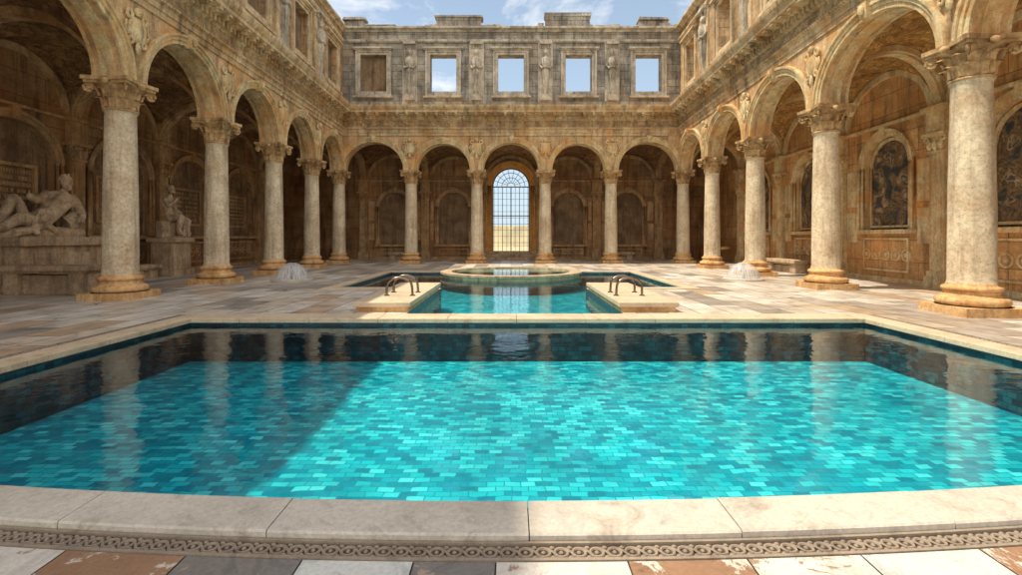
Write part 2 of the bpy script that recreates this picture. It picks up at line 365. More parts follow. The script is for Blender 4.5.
def empty(name):
    e = bpy.data.objects.new(name, None); COL.objects.link(e); return e

# ------------------------------------------------------------------ column
def build_column():
    b = MB()
    b.box(-0.58, 0.58, -0.58, 0.58, 0.0, 0.17, 1)
    prof = [(0.57, 0.17)]
    for i in range(9): a = -math.pi/2+math.pi*i/8; prof.append((0.485+0.085*math.cos(a), 0.255+0.085*math.sin(a)))
    prof += [(0.47, 0.35), (0.44, 0.37), (0.425, 0.40), (0.43, 0.43), (0.445, 0.45)]
    for i in range(7): a = -math.pi/2+math.pi*i/6; prof.append((0.42+0.05*math.cos(a), 0.50+0.05*math.sin(a)))
    prof += [(0.40, 0.56), (0.385, 0.60)]
    b.lathe(prof, m=1)
    sh = [(0.385, 0.60), (0.37, 0.66)]
    for i in range(13):
        f = i/12; sh.append((0.37-0.055*f**1.6, 0.66+3.82*f))
    sh += [(0.325, 4.50), (0.345, 4.53)]
    b.lathe(sh, m=0)
    pr = []
    for i in range(7): a = -math.pi/2+math.pi*i/6; pr.append((0.335+0.03*math.cos(a), 4.56+0.03*math.sin(a)))
    b.lathe(pr + [(0.31, 4.60)], m=2)
    b.lathe([(0.31, 4.59), (0.315, 4.75), (0.33, 4.9), (0.37, 5.02), (0.46, 5.12), (0.48, 5.14)], m=2)
    def leaf(ang, z0, h, r0, out, w):
        n = 7; rows = []
        for i in range(n):
            f = i/(n-1)
            r = r0 + 0.03 + out*(f**2.4)
            z = z0 + h*math.sin(f*math.pi*0.62)
            ww = w*(0.75+0.5*math.sin(f*math.pi))*(1-0.55*f**3)
            row = []
            for k in range(-2, 3):
                off = ww*0.5*k/2; rr = r - 0.035*abs(k)/2*1.2 + (0.025 if k == 0 else 0) + (0.012 if (i % 2 and abs(k) == 2) else 0)
                ca, sa = math.cos(ang), math.sin(ang)
                row.append((rr*ca - off*sa, rr*sa + off*ca, z))
            rows.append(row)
        for i in range(n-1):
            for k in range(4): b.face([rows[i][k], rows[i][k+1], rows[i+1][k+1], rows[i+1][k]], 2)
    for j in range(8):
        leaf(2*math.pi*j/8, 4.60, 0.24, 0.31, 0.15, 0.24)
        leaf(2*math.pi*(j+0.5)/8, 4.62, 0.42, 0.31, 0.20, 0.25)
    for j in range(4):
        a = math.pi/4+math.pi/2*j; ca, sa = math.cos(a), math.sin(a)
        pts = []
        for i in range(22):
            f = i/21; th = math.pi*0.9 - f*math.pi*3.3; rr = 0.12*(1-0.8*f)
            rad = 0.60 + rr*math.cos(th); pts.append((rad*ca, rad*sa, 5.03+rr*math.sin(th)))
        b.tube([(0.40*ca, 0.40*sa, 4.88), (0.44*ca, 0.44*sa, 4.98)] + pts, 0.032, 2, 6)
        b.sphere((0.60*ca, 0.60*sa, 5.03), 0.045, 2, 8, 6)
        a2 = math.pi/2*j
        b.sphere((0.50*math.cos(a2), 0.50*math.sin(a2), 5.18), (0.09, 0.09, 0.08), 2, 10, 6)
    def ab(r, c, z0, z1):
        o = []
        for j in range(4):
            a0 = math.pi/4+math.pi/2*j
            p = Vector((math.cos(a0), math.sin(a0)))*r; q = Vector((math.cos(a0+math.pi/2), math.sin(a0+math.pi/2)))*r
            nrm = ((p+q)/2).normalized()
            for i in range(9):
                f = 0.04+0.92*i/8; x = p+(q-p)*f - nrm*c*math.sin(math.pi*f); o.append((x.x, x.y))
        for k in range(len(o)):
            u, v = o[k], o[(k+1) % len(o)]
            b.face([(u[0], u[1], z0), (v[0], v[1], z0), (v[0], v[1], z1), (u[0], u[1], z1)], 2)
        b.face([(x, y, z1) for x, y in o], 2); b.face([(x, y, z0) for x, y in o], 2)
    ab(0.74, 0.09, 5.14, 5.21); ab(0.80, 0.09, 5.21, 5.298)
    return b.mesh('stone_column', [M_col, M_base, M_cap], True, 45)
COLMESH = build_column()
def put_column(x, y, rot=0.0):
    o = bpy.data.objects.new('stone_column', COLMESH); COL.objects.link(o)
    o.location = (x, y, 0); o.rotation_euler = (0, 0, rot); return o

def herm_mesh():
    b = MB()
    b.box(-0.26, 0.26, -0.05, 0.16, 0.0, 0.22); b.box(-0.2, 0.2, -0.03, 0.14, 0.22, 0.3)
    b.lathe([(0.10, 0.3), (0.13, 0.9), (0.17, 1.35), (0.20, 1.5), (0.16, 1.62), (0.21, 1.8), (0.25, 2.05), (0.20, 2.2), (0.08, 2.27), (0.075, 2.36), (0.0, 2.4)], 0, 0.05, 14)
    b.sphere((0, 0.07, 2.5), (0.125, 0.14, 0.17), 0, 12, 10)
    b.sphere((0, 0.0, 2.56), (0.16, 0.12, 0.15), 0, 10, 8)
    b.sphere((0, 0.2, 2.49), (0.022, 0.035, 0.04), 0, 6, 5)
    for sg in (-1, 1):
        b.tube([(sg*0.22, 0.06, 2.1), (sg*0.29, 0.07, 1.85), (sg*0.2, 0.18, 1.65), (sg*0.03, 0.24, 1.72)], 0.06, 0, 8)
        b.torus((sg*0.2, 0.08, 2.82), 0.07, 0.03, 0, 12, 6, 'y')
    for i in range(5):
        b.tube([(-0.14+0.07*i, 0.2, 1.55), (-0.10+0.05*i, 0.17, 1.0), (-0.07+0.035*i, 0.13, 0.4)], 0.022, 0, 6)
    b.box(-0.3, 0.3, -0.05, 0.2, 2.92, 3.05)
    return b.mesh('herm_relief', [M_framg], True)
HERM = herm_mesh()
def shield_mesh():
    b = MB()
    b.sphere((0, 0.02, 0), (0.17, 0.09, 0.24), 0, 14, 10)
    b.torus((0, 0.03, 0), 0.2, 0.04, 0, 18, 6, 'y')
    for sg in (-1, 1):
        b.torus((sg*0.2, 0.04, 0.24), 0.07, 0.032, 0, 12, 6, 'y'); b.torus((sg*0.17, 0.04, -0.22), 0.055, 0.028, 0, 12, 6, 'y')
        b.tube([(sg*0.26, 0.03, 0.1), (sg*0.31, 0.04, 0.0), (sg*0.24, 0.03, -0.14)], 0.03, 0, 6)
    b.sphere((0, 0.06, 0.33), (0.09, 0.08, 0.09), 0, 10, 8); b.sphere((0, 0.05, -0.33), (0.06, 0.05, 0.12), 0, 8, 6)
    return b.mesh('shield_relief', [M_arch], True)
SHIELD = shield_mesh()

ZS = 5.30; ZT = 7.25; BR = 1.62
def make_wing(cols, O, u, D, zoff, kind, corner_ext=5.4, end_ext=1.0):
    u = Vector(u).normalized()
    v = Vector((-u.y, u.x))
    if kind == 'left': v = Vector((u.y, -u.x))
    P = lambda s, t, z: (O[0]+u.x*s+v.x*t, O[1]+u.y*s+v.y*t, z+zoff)
    W = empty('arcaded_wing')
    S1 = cols[-1]
    side = kind != 'back'
    mi_in = M_inr if kind == 'right' else M_in  # right wing takes the lit stone copies, the others the shaded ones
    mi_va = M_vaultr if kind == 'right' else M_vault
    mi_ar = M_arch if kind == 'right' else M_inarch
    mfr = M_frame if side else M_framg
    f0 = (lambda t: -t); f1 = (lambda t: S1+t) if kind == 'back' else (lambda t: S1+end_ext)
    mup = M_upside if side else M_up
    bays = list(zip(cols[:-1], cols[1:]))
    aw = MB(P); ar = MB(P)
    for i, (a, b) in enumerate(bays):
        c = (a+b)/2; hw = (b-a)/2-0.36; s0, s1 = a, b
        rb = min(BR, hw)
        aw.archwall(s0, s1, c, hw, rb, ZS, ZS, ZS, ZT, -0.33, 0.33)
        for (w0, w1, pr) in ((-0.012, 0.10, 0.05), (0.10, 0.20, 0.085), (0.20, 0.27, 0.13)):
            ar.ring(c, ZS, hw, rb, w0, w1, -0.33-pr, -0.33+0.01, 0)
        ar.ring(c, ZS, hw, rb, -0.012, 0.2, 0.33-0.01, 0.33+0.07, 0)
        ar.ring(c, ZS, hw-0.045, rb-0.045, 0.0, 0.05, -0.16, 0.16, 0)
        zt = ZS+rb
        ar.face([(c-0.10, -0.50, zt-0.06), (c+0.10, -0.50, zt-0.06), (c+0.16, -0.54, zt+0.32), (c-0.16, -0.54, zt+0.32)])
        ar.face([(c-0.10, -0.3, zt-0.06), (c-0.10, -0.50, zt-0.06), (c-0.16, -0.54, zt+0.32), (c-0.16, -0.3, zt+0.32)])
        ar.face([(c+0.10, -0.3, zt-0.06), (c+0.10, -0.50, zt-0.06), (c+0.16, -0.54, zt+0.32), (c+0.16, -0.3, zt+0.32)])
        ar.face([(c-0.10, -0.3, zt-0.06), (c-0.10, -0.50, zt-0.06), (c+0.10, -0.50, zt-0.06), (c+0.10, -0.3, zt-0.06)])
        ar.sphere((c, -0.56, zt+0.14), (0.09, 0.06, 0.13), 0, 10, 6)
    aw.obj('arch_wall', [M_wall], W); ar.obj('archivolts', [M_arch], W, True, 0, 30)
    en = MB(P)
    prof = [(-0.38, ZT), (-0.38, 7.42), (-0.42, 7.425), (-0.42, 7.58), (-0.50, 7.66), (-0.50, 7.70), (-0.40, 7.73), (-0.40, 8.08),
            (-0.48, 8.14), (-0.50, 8.34), (-0.60, 8.37), (-0.64, 8.42), (-0.92, 8.46), (-0.92, 8.58), (-0.97, 8.62), (-1.03, 8.72), (-1.05, 8.80), (-1.05, 8.84),
            (-0.33, 8.95), (0.33, 8.95), (0.33, ZT)]
    mi = [0]*len(prof); mi[6] = 1
    en.sweep(prof, f0, f1, mi)
    sa = 0.6; sb = S1+(-0.6 if not side else end_ext)
    s = sa
    while s < sb:
        en.box(s, s+0.11, -0.575, -0.49, 8.15, 8.34); s += 0.22
    s = sa+0.1
    while s < sb:
        en.box(s, s+0.16, -0.89, -0.6, 8.36, 8.455); en.box(s+0.02, s+0.14, -0.80, -0.6, 8.28, 8.362); s += 0.55
    s = sa
    while s < sb:
        en.box(s, s+0.06, -0.525, -0.44, 7.615, 7.67); s += 0.12
    en.obj('entablature', [M_ent, M_frz], W)
    up = MB(P); fr = MB(P)
    ztop = 13.15
    z0, z1 = 9.78, 11.86
    T0, T1 = -0.28, 0.28
    for i, (a, b) in enumerate(bays):
        w0, w1 = (a+b)/2-0.74, (a+b)/2+0.74
        blind = (kind == 'left') or (kind == 'back' and i == 0)  # left infill added to keep sun patches off the court
        for t in (T0, T1):
            sa_, se_ = a, b
            if i == 0: sa_ = -t
            if i == len(bays)-1: se_ = (S1+t) if not side else S1+end_ext
            up.face([(sa_, t, 8.94), (w0, t, 8.94), (w0, t, ztop), (sa_, t, ztop)])
            up.face([(w1, t, 8.94), (se_, t, 8.94), (se_, t, ztop), (w1, t, ztop)])
            up.face([(w0, t, 8.94), (w1, t, 8.94), (w1, t, z0), (w0, t, z0)])
            up.face([(w0, t, z1), (w1, t, z1), (w1, t, ztop), (w0, t, ztop)])
        for x in (w0, w1): up.face([(x, T0, z0), (x, T1, z0), (x, T1, z1), (x, T0, z1)])
        for z in (z0, z1): up.face([(w0, T0, z), (w1, T0, z), (w1, T1, z), (w0, T1, z)])
        if blind: up.box(w0-0.01, w1+0.01, 0.0, 0.1, z0-0.01, z1+0.01, 2)
        for (e, p_) in ((0.0, 0.07), (0.14, 0.12)):
            a0, a1 = w0-e, w1+e; y0, y1 = z0-e, z1+e
            fr.box(a0-0.14, a0, T0-p_, T0+0.02, y0-0.14, y1+0.14)
            fr.box(a1, a1+0.14, T0-p_, T0+0.02, y0-0.14, y1+0.14)
            fr.box(a0, a1, T0-p_+0.004, T0+0.02, y1-0.0, y1+0.137); fr.box(a0, a1, T0-p_+0.004, T0+0.02, y0-0.137, y0)
        fr.box(w0-0.42, w1+0.42, T0-0.26, T0+0.02, z1+0.3, z1+0.40); fr.box(w0-0.36, w1+0.36, T0-0.2, T0+0.02, z1+0.25, z1+0.3)
        fr.box(w0-0.38, w1+0.38, T0-0.22, T0+0.02, z0-0.38, z0-0.28)
    up.sweep([(T0-0.10, 8.93), (T0-0.10, 9.18), (T0-0.02, 9.25), (T0+0.05, 9.25), (T0+0.05, 8.93)], f0, f1, 0)
    up.sweep([(T0-0.10, 12.55), (T0-0.16, 12.62), (T0-0.16, 12.70), (T0+0.05, 12.74), (T0+0.05, 12.55)], f0, f1, 1)
    up.sweep([(T0-0.08, ztop), (T0-0.14, 13.24), (T0-0.30, 13.30), (T0-0.30, 13.40), (T1+0.15, 13.40), (T1+0.1, ztop)], f0, f1, 1)
    if kind == 'back':
        for (px0, px1, py) in ((347, 366, 19), (370, 396, 27), (400, 412, 30), (438, 482, 17), (486, 500, 27), (546, 590, 15), (597, 618, 27), (640, 668, 19), (672, 684, 26)):
            a, b = (px0-512)*28.2/490+9.9, (px1-512)*28.2/490+9.9
            h = 1.5+(237-py)*28.2/490
            up.box(a, b, -0.22, 0.25, 13.38, h-0.14, 0, 0.05); up.box(a-0.07, b+0.07, -0.3, 0.33, h-0.16, h, 0, 0.06)
        s = 0.5
        while s < S1-0.5:
            w = random.uniform(0.3, 1.1); up.box(s, s+w, -0.3+random.random()*0.1, 0.25, 13.37, 13.42+random.random()*0.3, 0, 0.06); s += w+random.uniform(0, 0.6)
    else:
        s = 0.3
        while s < S1:
            w = random.uniform(0.5, 1.6); h = random.choice([0.15, 0.25, 0.5, 0.6, 0.3])
            up.box(s, s+w, -0.26, 0.25, 13.37, 13.4+h, 0, 0.05)
            if h > 0.55: up.box(s-0.08, s+w+0.08, -0.33, 0.32, 13.38+h, 13.52+h, 0, 0.03)
            s += w+random.uniform(0, 0.9)
    dirn = Vector((-v.x, -v.y)); ang = math.atan2(dirn.y, dirn.x)-math.pi/2
    for i, c in enumerate(cols):
        if i == 0 or (not side and i == len(cols)-1): continue
        fr.box(c-0.42, c+0.42, T0-0.07, T0+0.01, 9.2, 12.6)
        h = bpy.data.objects.new('herm_relief', HERM); COL.objects.link(h); h.parent = W
        h.matrix_world = Matrix.Translation(P(c, T0-0.05, 9.26)) @ Matrix.Rotation(ang, 4, 'Z') @ Matrix.Diagonal((1.15, 1.15, 1.08, 1))
        h = bpy.data.objects.new('shield_relief', SHIELD); COL.objects.link(h); h.parent = W
        h.matrix_world = Matrix.Translation(P(c, -0.36, 6.55)) @ Matrix.Rotation(ang, 4, 'Z') @ Matrix.Diagonal((1.25, 1.1, 1.35, 1))
    up.obj('upper_wall', [mup, mfr, M_inpanel], W); fr.obj('window_frames', [mfr], W, False, 0.012)
    rf = MB(P)
    r0 = -corner_ext if side else 0.34; r1 = S1+(end_ext if side else -0.34)
    rf.box(r0, r1, 0.335, D+0.6, 7.32, 8.9)
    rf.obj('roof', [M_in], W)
    vt = MB(P); nb = 14
    tc = (0.33+D)/2; ht = (D-0.33)/2
    for (a, b) in bays:
        c = (a+b)/2; hs = (b-a)/2; rb = min(BR, hs-0.36)+0.12
        def hz(s, t):
            x = min(1, abs(s-c)/hs); y = min(1, abs(t-tc)/ht)
            return ZS+max(rb*math.sqrt(max(0, 1-x*x)), rb*math.sqrt(max(0, 1-y*y)))
        for i in range(nb):
            for j in range(nb):
                q = []
                for (di, dj) in ((0, 0), (1, 0), (1, 1), (0, 1)):
                    si = c+hs*math.sin(((i+di)/nb-0.5)*math.pi); tj = tc+ht*math.sin(((j+dj)/nb-0.5)*math.pi)
                    q.append((si, tj, hz(si, tj)))
                vt.face(q)
    Pt = lambda a, b, z: P(b, a, z)
    ta = MB(Pt)
    for c in cols:
        ta.ring(tc, ZS, ht-0.1, BR-0.05, 0, 0.28, c-0.22, c+0.22, 0)
        ta.ring(tc, ZS, ht-0.1, BR-0.05, -0.05, 0.05, c-0.12, c+0.12, 0)
    ta.obj('transverse_arches', [mi_ar], W, True, 0, 30)
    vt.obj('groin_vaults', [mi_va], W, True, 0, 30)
    bw = MB(P); pl = MB(P)
    if kind == 'back': NZ = dict(hw=1.0, rb=1.0, zs=3.5, zb=1.0)
    elif kind == 'left': NZ = dict(hw=1.35, rb=1.2, zs=3.7, zb=1.55)
    else: NZ = dict(hw=1.06, rb=1.0, zs=3.9, zb=1.75)
    for i, (a, b) in enumerate(bays):
        c = (a+b)/2
        z = dict(NZ); door = (kind == 'back' and i == 2)
        if door: z = dict(hw=1.28, rb=1.28, zs=4.9, zb=0.55)
        bw.archwall(a, b, c, z['hw'], z['rb'], z['zs'], z['zb'], 0, 7.35, D, D+(0.7 if door else 0.22), 0, 3 if door else 2, through=door)
        if not door:
            bw.archpanel(c, z['hw']+0.01, z['rb']+0.01, z['zs'], z['zb']-0.01, D+0.215, 1)
        mm = 1 if door else 0
        for (w0, w1, pr) in ((0.0, 0.14, 0.06), (0.14, 0.24, 0.11)) + (((0.24, 0.42, 0.07),) if door else ()):
            pl.ring(c, z['zs'], z['hw'], z['rb'], w0, w1, D-pr, D+0.01, mm)
            for sg in (-1, 1):
                x0, x1 = sorted((c+sg*(z['hw']+w0), c+sg*(z['hw']+w1)))
                pl.box(x0, x1, D-pr, D+0.01, z['zb'], z['zs'], mm)
        if not door:
            pl.box(c-z['hw']-0.3, c+z['hw']+0.3, D-0.18, D+0.01, z['zb']-0.14, z['zb']-0.002)
            x0, x1 = c-z['hw'], c+z['hw']; q0, q1 = 0.35, z['zb']-0.28
            if q1-q0 > 0.3:
                for bb in ((x0, x1, q0, q0+0.07), (x0, x1, q1-0.07, q1), (x0, x0+0.07, q0+0.07, q1-0.07), (x1-0.07, x1, q0+0.07, q1-0.07)):
                    pl.box(bb[0], bb[1], D-0.05, D+0.01, bb[2], bb[3])
                zc = (q0+q1)/2; rr = min(0.22, (q1-q0)/2-0.1)
                for k in (-2, -1, 0, 1, 2):
                    pl.torus((c+k*rr*2.1, D-0.01, zc), rr*0.8, 0.03, 0, 14, 6, 'y'); pl.sphere((c+k*rr*2.1, D-0.01, zc), (rr*0.35, 0.05, rr*0.35), 0, 8, 6)
            pl.box(c-0.12, c+0.12, D-0.16, D+0.01, z['zs']+z['rb']-0.05, z['zs']+z['rb']+0.34)
            if kind == 'left':
                # carved inscription tablet inside the niche: frame and rows of raised lettering
                tb = D+0.215
                for bb in ((c-0.95, c+0.95, 3.55, 3.65), (c-0.95, c+0.95, 2.0, 2.1), (c-0.95, c-0.85, 2.1, 3.55), (c+0.85, c+0.95, 2.1, 3.55)):
                    pl.box(bb[0], bb[1], tb-0.07, tb+0.01, bb[2], bb[3])
                for r_ in range(7):
                    xx = c-0.76; zr = 3.36-r_*0.19
                    while xx < c+0.7:
                        wl = random.uniform(0.03, 0.07)
                        if random.random() < 0.85: pl.box(xx, xx+wl, tb-0.025, tb+0.01, zr, zr+0.11)
                        xx += wl+0.03
            for sg in (-1, 1):
                e = z['hw']+0.24
                avail = (b-a)/2-e-0.32
                if avail > 0.25:
                    m_ = c+sg*(e+0.05+avail/2)
                    for (y0, y1) in ((1.3, 2.4), (2.6, 3.9)):
                        w = avail/2-0.06
                        pl.box(m_-w, m_+w, D-0.04, D+0.01, y0, y1); pl.box(m_-w+0.06, m_+w-0.06, D-0.055, D+0.01, y0+0.06, y1-0.06)
    if side:
        bw.box(-corner_ext, 0.0, D, D+0.2, 0, 7.35); bw.box(S1, S1+end_ext, D, D+0.2, 0, 7.35)
    else:
        bw.box(-4.7, 0.0, D, D+0.2, 0, 7.35); bw.box(S1, S1+4.6, D, D+0.2, 0, 7.35)
    for c in cols:
        pl.box(c-0.36, c+0.36, D-0.26, D, 0, 0.35); pl.box(c-0.32, c+0.32, D-0.22, D, 0.35, 0.5)
        pl.box(c-0.26, c+0.26, D-0.16, D, 0.5, 3.95)
        pl.box(c-0.16, c+0.16, D-0.18, D-0.1, 0.8, 3.7)
        pl.box(c-0.30, c+0.30, D-0.21, D, 3.95, 4.03)
        for k in (-1, 0, 1):
            pl.sphere((c+k*0.2, D-0.2, 4.18), (0.09, 0.08, 0.15), 0, 8, 6)
        for k in (-1, 1): pl.torus((c+k*0.29, D-0.22, 4.37), 0.07, 0.035, 0, 12, 6, 'y')
        pl.box(c-0.28, c+0.28, D-0.17, D, 4.03, 4.44)
        pl.box(c-0.40, c+0.40, D-0.30, D, 4.44, 4.54); pl.box(c-0.32, c+0.32, D-0.22, D, 4.54, 5.2); pl.box(c-0.42, c+0.42, D-0.32, D, 5.2, 5.32)
    for (a, b) in bays:
        c = (a+b)/2; hs = (b-a)/2
        pl.ring(c, ZS, hs-0.42, min(BR, hs-0.36)-0.1, 0, 0.2, D-0.10, D+0.01, 0)
        if not (kind == 'back' and abs(c-9.9) < 0.5):
            pl.box(a+0.37, b-0.37, D-0.09, D, 0.0, 0.16)
            pl.box(a+0.43, b-0.43, D-0.13, D, 5.22, 5.31)
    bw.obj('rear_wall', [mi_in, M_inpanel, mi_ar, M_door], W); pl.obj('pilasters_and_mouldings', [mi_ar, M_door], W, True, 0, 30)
    return W, P, v

colsB = [0, 4.15, 7.94, 11.86, 15.65, 19.8]
colsL = [0, 4.05, 8.1, 12.15, 16.2, 20.25, 24.3, 28.35, 32.4]
colsR = [0, 4.6, 9.2, 13.8, 18.6, 23.2, 27.8, 32.4]
WB, PB, vB = make_wing(colsB, (-9.9, 28.2), (1, 0), 4.8, 0.0, 'back')
WL, PL, vL = make_wing(colsL, (-9.9, 28.2), (0.34, -16.2), 4.6, 0.003, 'left', corner_ext=5.4)
WR, PR, vR = make_wing(colsR, (9.9, 28.2), (-0.86, -18.6), 3.3, -0.003, 'right', corner_ext=5.4)
for s in colsB[1:-1]: p = PB(s, 0, 0); put_column(p[0], p[1])
for s in colsL: p = PL(s, 0, 0); put_column(p[0], p[1], math.radians(1.2))
for s in colsR: p = PR(s, 0, 0); put_column(p[0], p[1], math.radians(-2.7))

TH = 20.0; TY = 2.6  # unseen tower added only to cast shade on the near coping
tw = MB(); tw.box(-14.6, -9.30, -4.6, TY-0.25, 8.95, TH-0.35); tw.box(-14.9, -9.1, -4.9, TY, TH-0.35, TH)
tw.box(-9.32, -9.2, -4.6, -4.2, 8.95, TH-0.35); tw.box(-9.32, -9.2, TY-0.7, TY-0.3, 8.95, TH-0.35)
for y in (-3.2, -1.0): tw.box(-9.32, -9.23, y, y+0.9, 14.5, 16.6)
tw.obj('added_shade_tower', [M_upside], None, False, 0.03)

# ------------------------------------------------------------------ pavement, pools
yin = lambda x: 2.71 + 0.019*x*x
yout = lambda x: yin(x)-0.30
yband = lambda x: yout(x)-0.145
XL, XR = -5.8, 6.4; YF = 8.86; YG = 9.40
XLo, XRo = XL-0.35, XR+0.35
NX = (-2.05, 2.2); FX = 5.1; YT = 14.4; YB = 21.0
pv = UP()
def rect(b, x0, x1, y0, y1, z, m=0): b.face([(x0, y0, z), (x1, y0, z), (x1, y1, z), (x0, y1, z)], m)
X0, X1, Y0, Y1 = -15.5, 15.0, -10.0, 34.0
Z = 0.0
rect(pv, X0, X1, Y0, 0.9, Z)
rect(pv, X0, XLo, 0.9, YF+0.0, Z); rect(pv, XRo, X1, 0.9, YF, Z)
rect(pv, X0, XLo, YF, YG, Z); rect(pv, XRo, X1, YF, YG, Z)
rect(pv, X0, NX[0], YG, YT, Z); rect(pv, NX[1], X1, YG, YT, Z)
rect(pv, X0, -FX, YT, YB, Z); rect(pv, FX, X1, YT, YB, Z)
rect(pv, X0, X1, YB, Y1, Z)
pv.obj('pavement', [M_pave])
sl = UP(); g = 0.004
xs = [XLo, -5.5, -4.9, -4.3, -3.7, -3.1, -2.62, -2.13, -1.53, -0.97, -0.45, -0.07, 0.54, 1.10, 1.65, 2.25, 2.8, 3.4, 4.0, 4.6, 5.2, 5.8, XRo]
cm = [0, 1, 2, 0, 1, 3, 0, 1, 2, 0, 2, 0, 1, 0, 3, 1, 2, 0, 1, 3, 0, 2]
base_idx = xs.index(-2.62)
seq = [0, 1, 2, 3, 2, 0, 1, 0, 3, 1]
for k in range(len(xs)-1):
    if base_idx <= k < base_idx+len(seq): mm = seq[k-base_idx]
    else: mm = cm[k]
    a, b = xs[k]+g, xs[k+1]-g
    n = 4
    for i in range(n):
        x0 = a+(b-a)*i/n; x1 = a+(b-a)*(i+1)/n
        sl.face([(x0, 0.9, 0.0), (x1, 0.9, 0.0), (x1, yband(x1)-0.005, 0.0), (x0, yband(x0)-0.005, 0.0)], mm)
sl.obj('marble_floor_slabs', [M_mw, M_mr, M_mg, M_mb])
bd = MB()
n = 60
for i in range(n):
    x0 = XLo+(XRo-XLo)*i/n; x1 = XLo+(XRo-XLo)*(i+1)/n
    bd.face([(x0, 0.9, -0.012), (x1, 0.9, -0.012), (x1, yin(x1)-0.04, -0.012), (x0, yin(x0)-0.04, -0.012)], 0)
    for (o0, o1) in ((0.0, 0.018), (0.125, 0.142)):
        bd.face([(x0, yband(x0)+o0, 0.006), (x1, yband(x1)+o0, 0.006), (x1, yband(x1)+o1, 0.006), (x0, yband(x0)+o1, 0.006)], 1)
        for o in (o0, o1): bd.face([(x0, yband(x0)+o, -0.012), (x1, yband(x1)+o, -0.012), (x1, yband(x1)+o, 0.006), (x0, yband(x0)+o, 0.006)], 1)
x = XLo+0.1
while x < XRo-0.1:
    yc = yband(x)+0.0715
    bd.torus((x, yc, -0.008), 0.032, 0.0085, 1, 16, 6)
    bd.sphere((x, yc, -0.008), (0.012, 0.012, 0.010), 1, 8, 5)
    xm = x+0.0425; ym = yband(xm)+0.0715
    for sg in (-1, 1):
        bd.sphere((xm, ym+sg*0.036, -0.008), (0.014, 0.010, 0.010), 1, 8, 5)
    bd.tube([(x+0.02, yc+0.028, -0.004), (xm, ym, 0.0), (xm+0.024, ym-0.028, -0.004)], 0.006, 1, 5)
    x += 0.085
bd.obj('carved_border', [M_band, M_bandr], None, True)

pool = empty('swimming_pool')
pb = MB(); ZF = -0.75; n = 24
for i in range(n):
    x0 = XL+(XR-XL)*i/n; x1 = XL+(XR-XL)*(i+1)/n
    pb.face([(x0, yin(x0), ZF), (x1, yin(x1), ZF), (x1, YF, ZF), (x0, YF, ZF)], 0)
    pb.face([(x0, yin(x0), ZF), (x1, yin(x1), ZF), (x1, yin(x1), 0), (x0, yin(x0), 0)], 1)
pb.face([(XL, YF, ZF), (XR, YF, ZF), (XR, YF, 0), (XL, YF, 0)], 1)
for x in (XL, XR): pb.face([(x, yin(x), ZF), (x, YF, ZF), (x, YF, 0), (x, yin(x), 0)], 1)
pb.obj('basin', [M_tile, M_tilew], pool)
cp = MB()
cx = [XLo, -4.6, -3.45, -2.33, -1.22, 0.09, 1.15, 2.28, 3.45, 4.6, 5.7, XRo]
def cslab(b, a, c, m=0):
    n = 5; a += 0.003; c -= 0.003
    dz = random.uniform(-0.003, 0.003)
    prof = lambda x: [(yout(x)+0.003, -0.01), (yout(x)+0.003, 0.03+dz), (yout(x)+0.012, 0.04+dz), (yin(x)+0.005, 0.04+dz), (yin(x)+0.022, 0.028+dz), (yin(x)+0.028, 0.01), (yin(x)+0.022, -0.03), (yin(x)-0.02, -0.035)]
    for i in range(n):
        x0 = a+(c-a)*i/n; x1 = a+(c-a)*(i+1)/n; p0, p1 = prof(x0), prof(x1)
        for k in range(len(p0)-1):
            b.face([(x0, p0[k][0], p0[k][1]), (x1, p1[k][0], p1[k][1]), (x1, p1[k+1][0], p1[k+1][1]), (x0, p0[k+1][0], p0[k+1][1])], m)
    for x in (a, c): b.face([(x, y, z) for (y, z) in prof(x)], m)
for a, b_ in zip(cx[:-1], cx[1:]): cslab(cp, a, b_)
cp.obj('near_coping', [M_cop], pool)
cp = MB()
x = XLo
while x < XRo-0.1:
    w = min(1.25, XRo-x); cp.box(x+0.003, x+w-0.003, YF-0.03, YG+0.02, -0.05, 0.03); x += w
for (xa, xb) in ((XLo, XL+0.03), (XR-0.03, XRo)):
    y = yin(xa)+0.03 if xa < 0 else yin(xb)+0.03
    while y < YF-0.04:
        w = min(1.2, YF-0.033-y); cp.box(xa, xb, y+0.003, y+w-0.003, -0.05, 0.03); y += w
cp.obj('coping', [M_copw], pool, False, 0.01)
ed = MB()
y = 3.6
while y < YG:
    for xx in (XLo-0.09, XRo+0.09):
        ed.torus((xx, y, 0.004), 0.05, 0.014, 1, 12, 5); ed.sphere((xx, y, 0.004), (0.02, 0.02, 0.014), 1, 6, 4)
    y += 0.13
for xx in (XLo-0.09, XRo+0.09):
    ed.box(xx-0.09, xx+0.09, 3.4, YG, -0.02, 0.004, 0)
    for o in (-0.1, 0.08): ed.box(xx+o, xx+o+0.02, 3.4, YG, -0.02, 0.016, 1)
ed.obj('side_border', [M_band, M_bandr], pool, True)
wt = UP(); ZW = -0.10
for i in range(n):
    x0 = XL+(XR-XL)*i/n; x1 = XL+(XR-XL)*(i+1)/n
    wt.face([(x0, yin(x0), ZW), (x1, yin(x1), ZW), (x1, YF, ZW), (x0, YF, ZW)])
wt.obj('pool_water', [M_water])
fp = empty('swimming_pool')
fb = MB(); ZF2 = -0.6
rect(fb, NX[0], NX[1], YG, YT, ZF2); rect(fb, -FX, FX, YT, YB, ZF2)
def vw(x0, y0, x1, y1): fb.face([(x0, y0, ZF2), (x1, y1, ZF2), (x1, y1, 0), (x0, y0, 0)], 1)
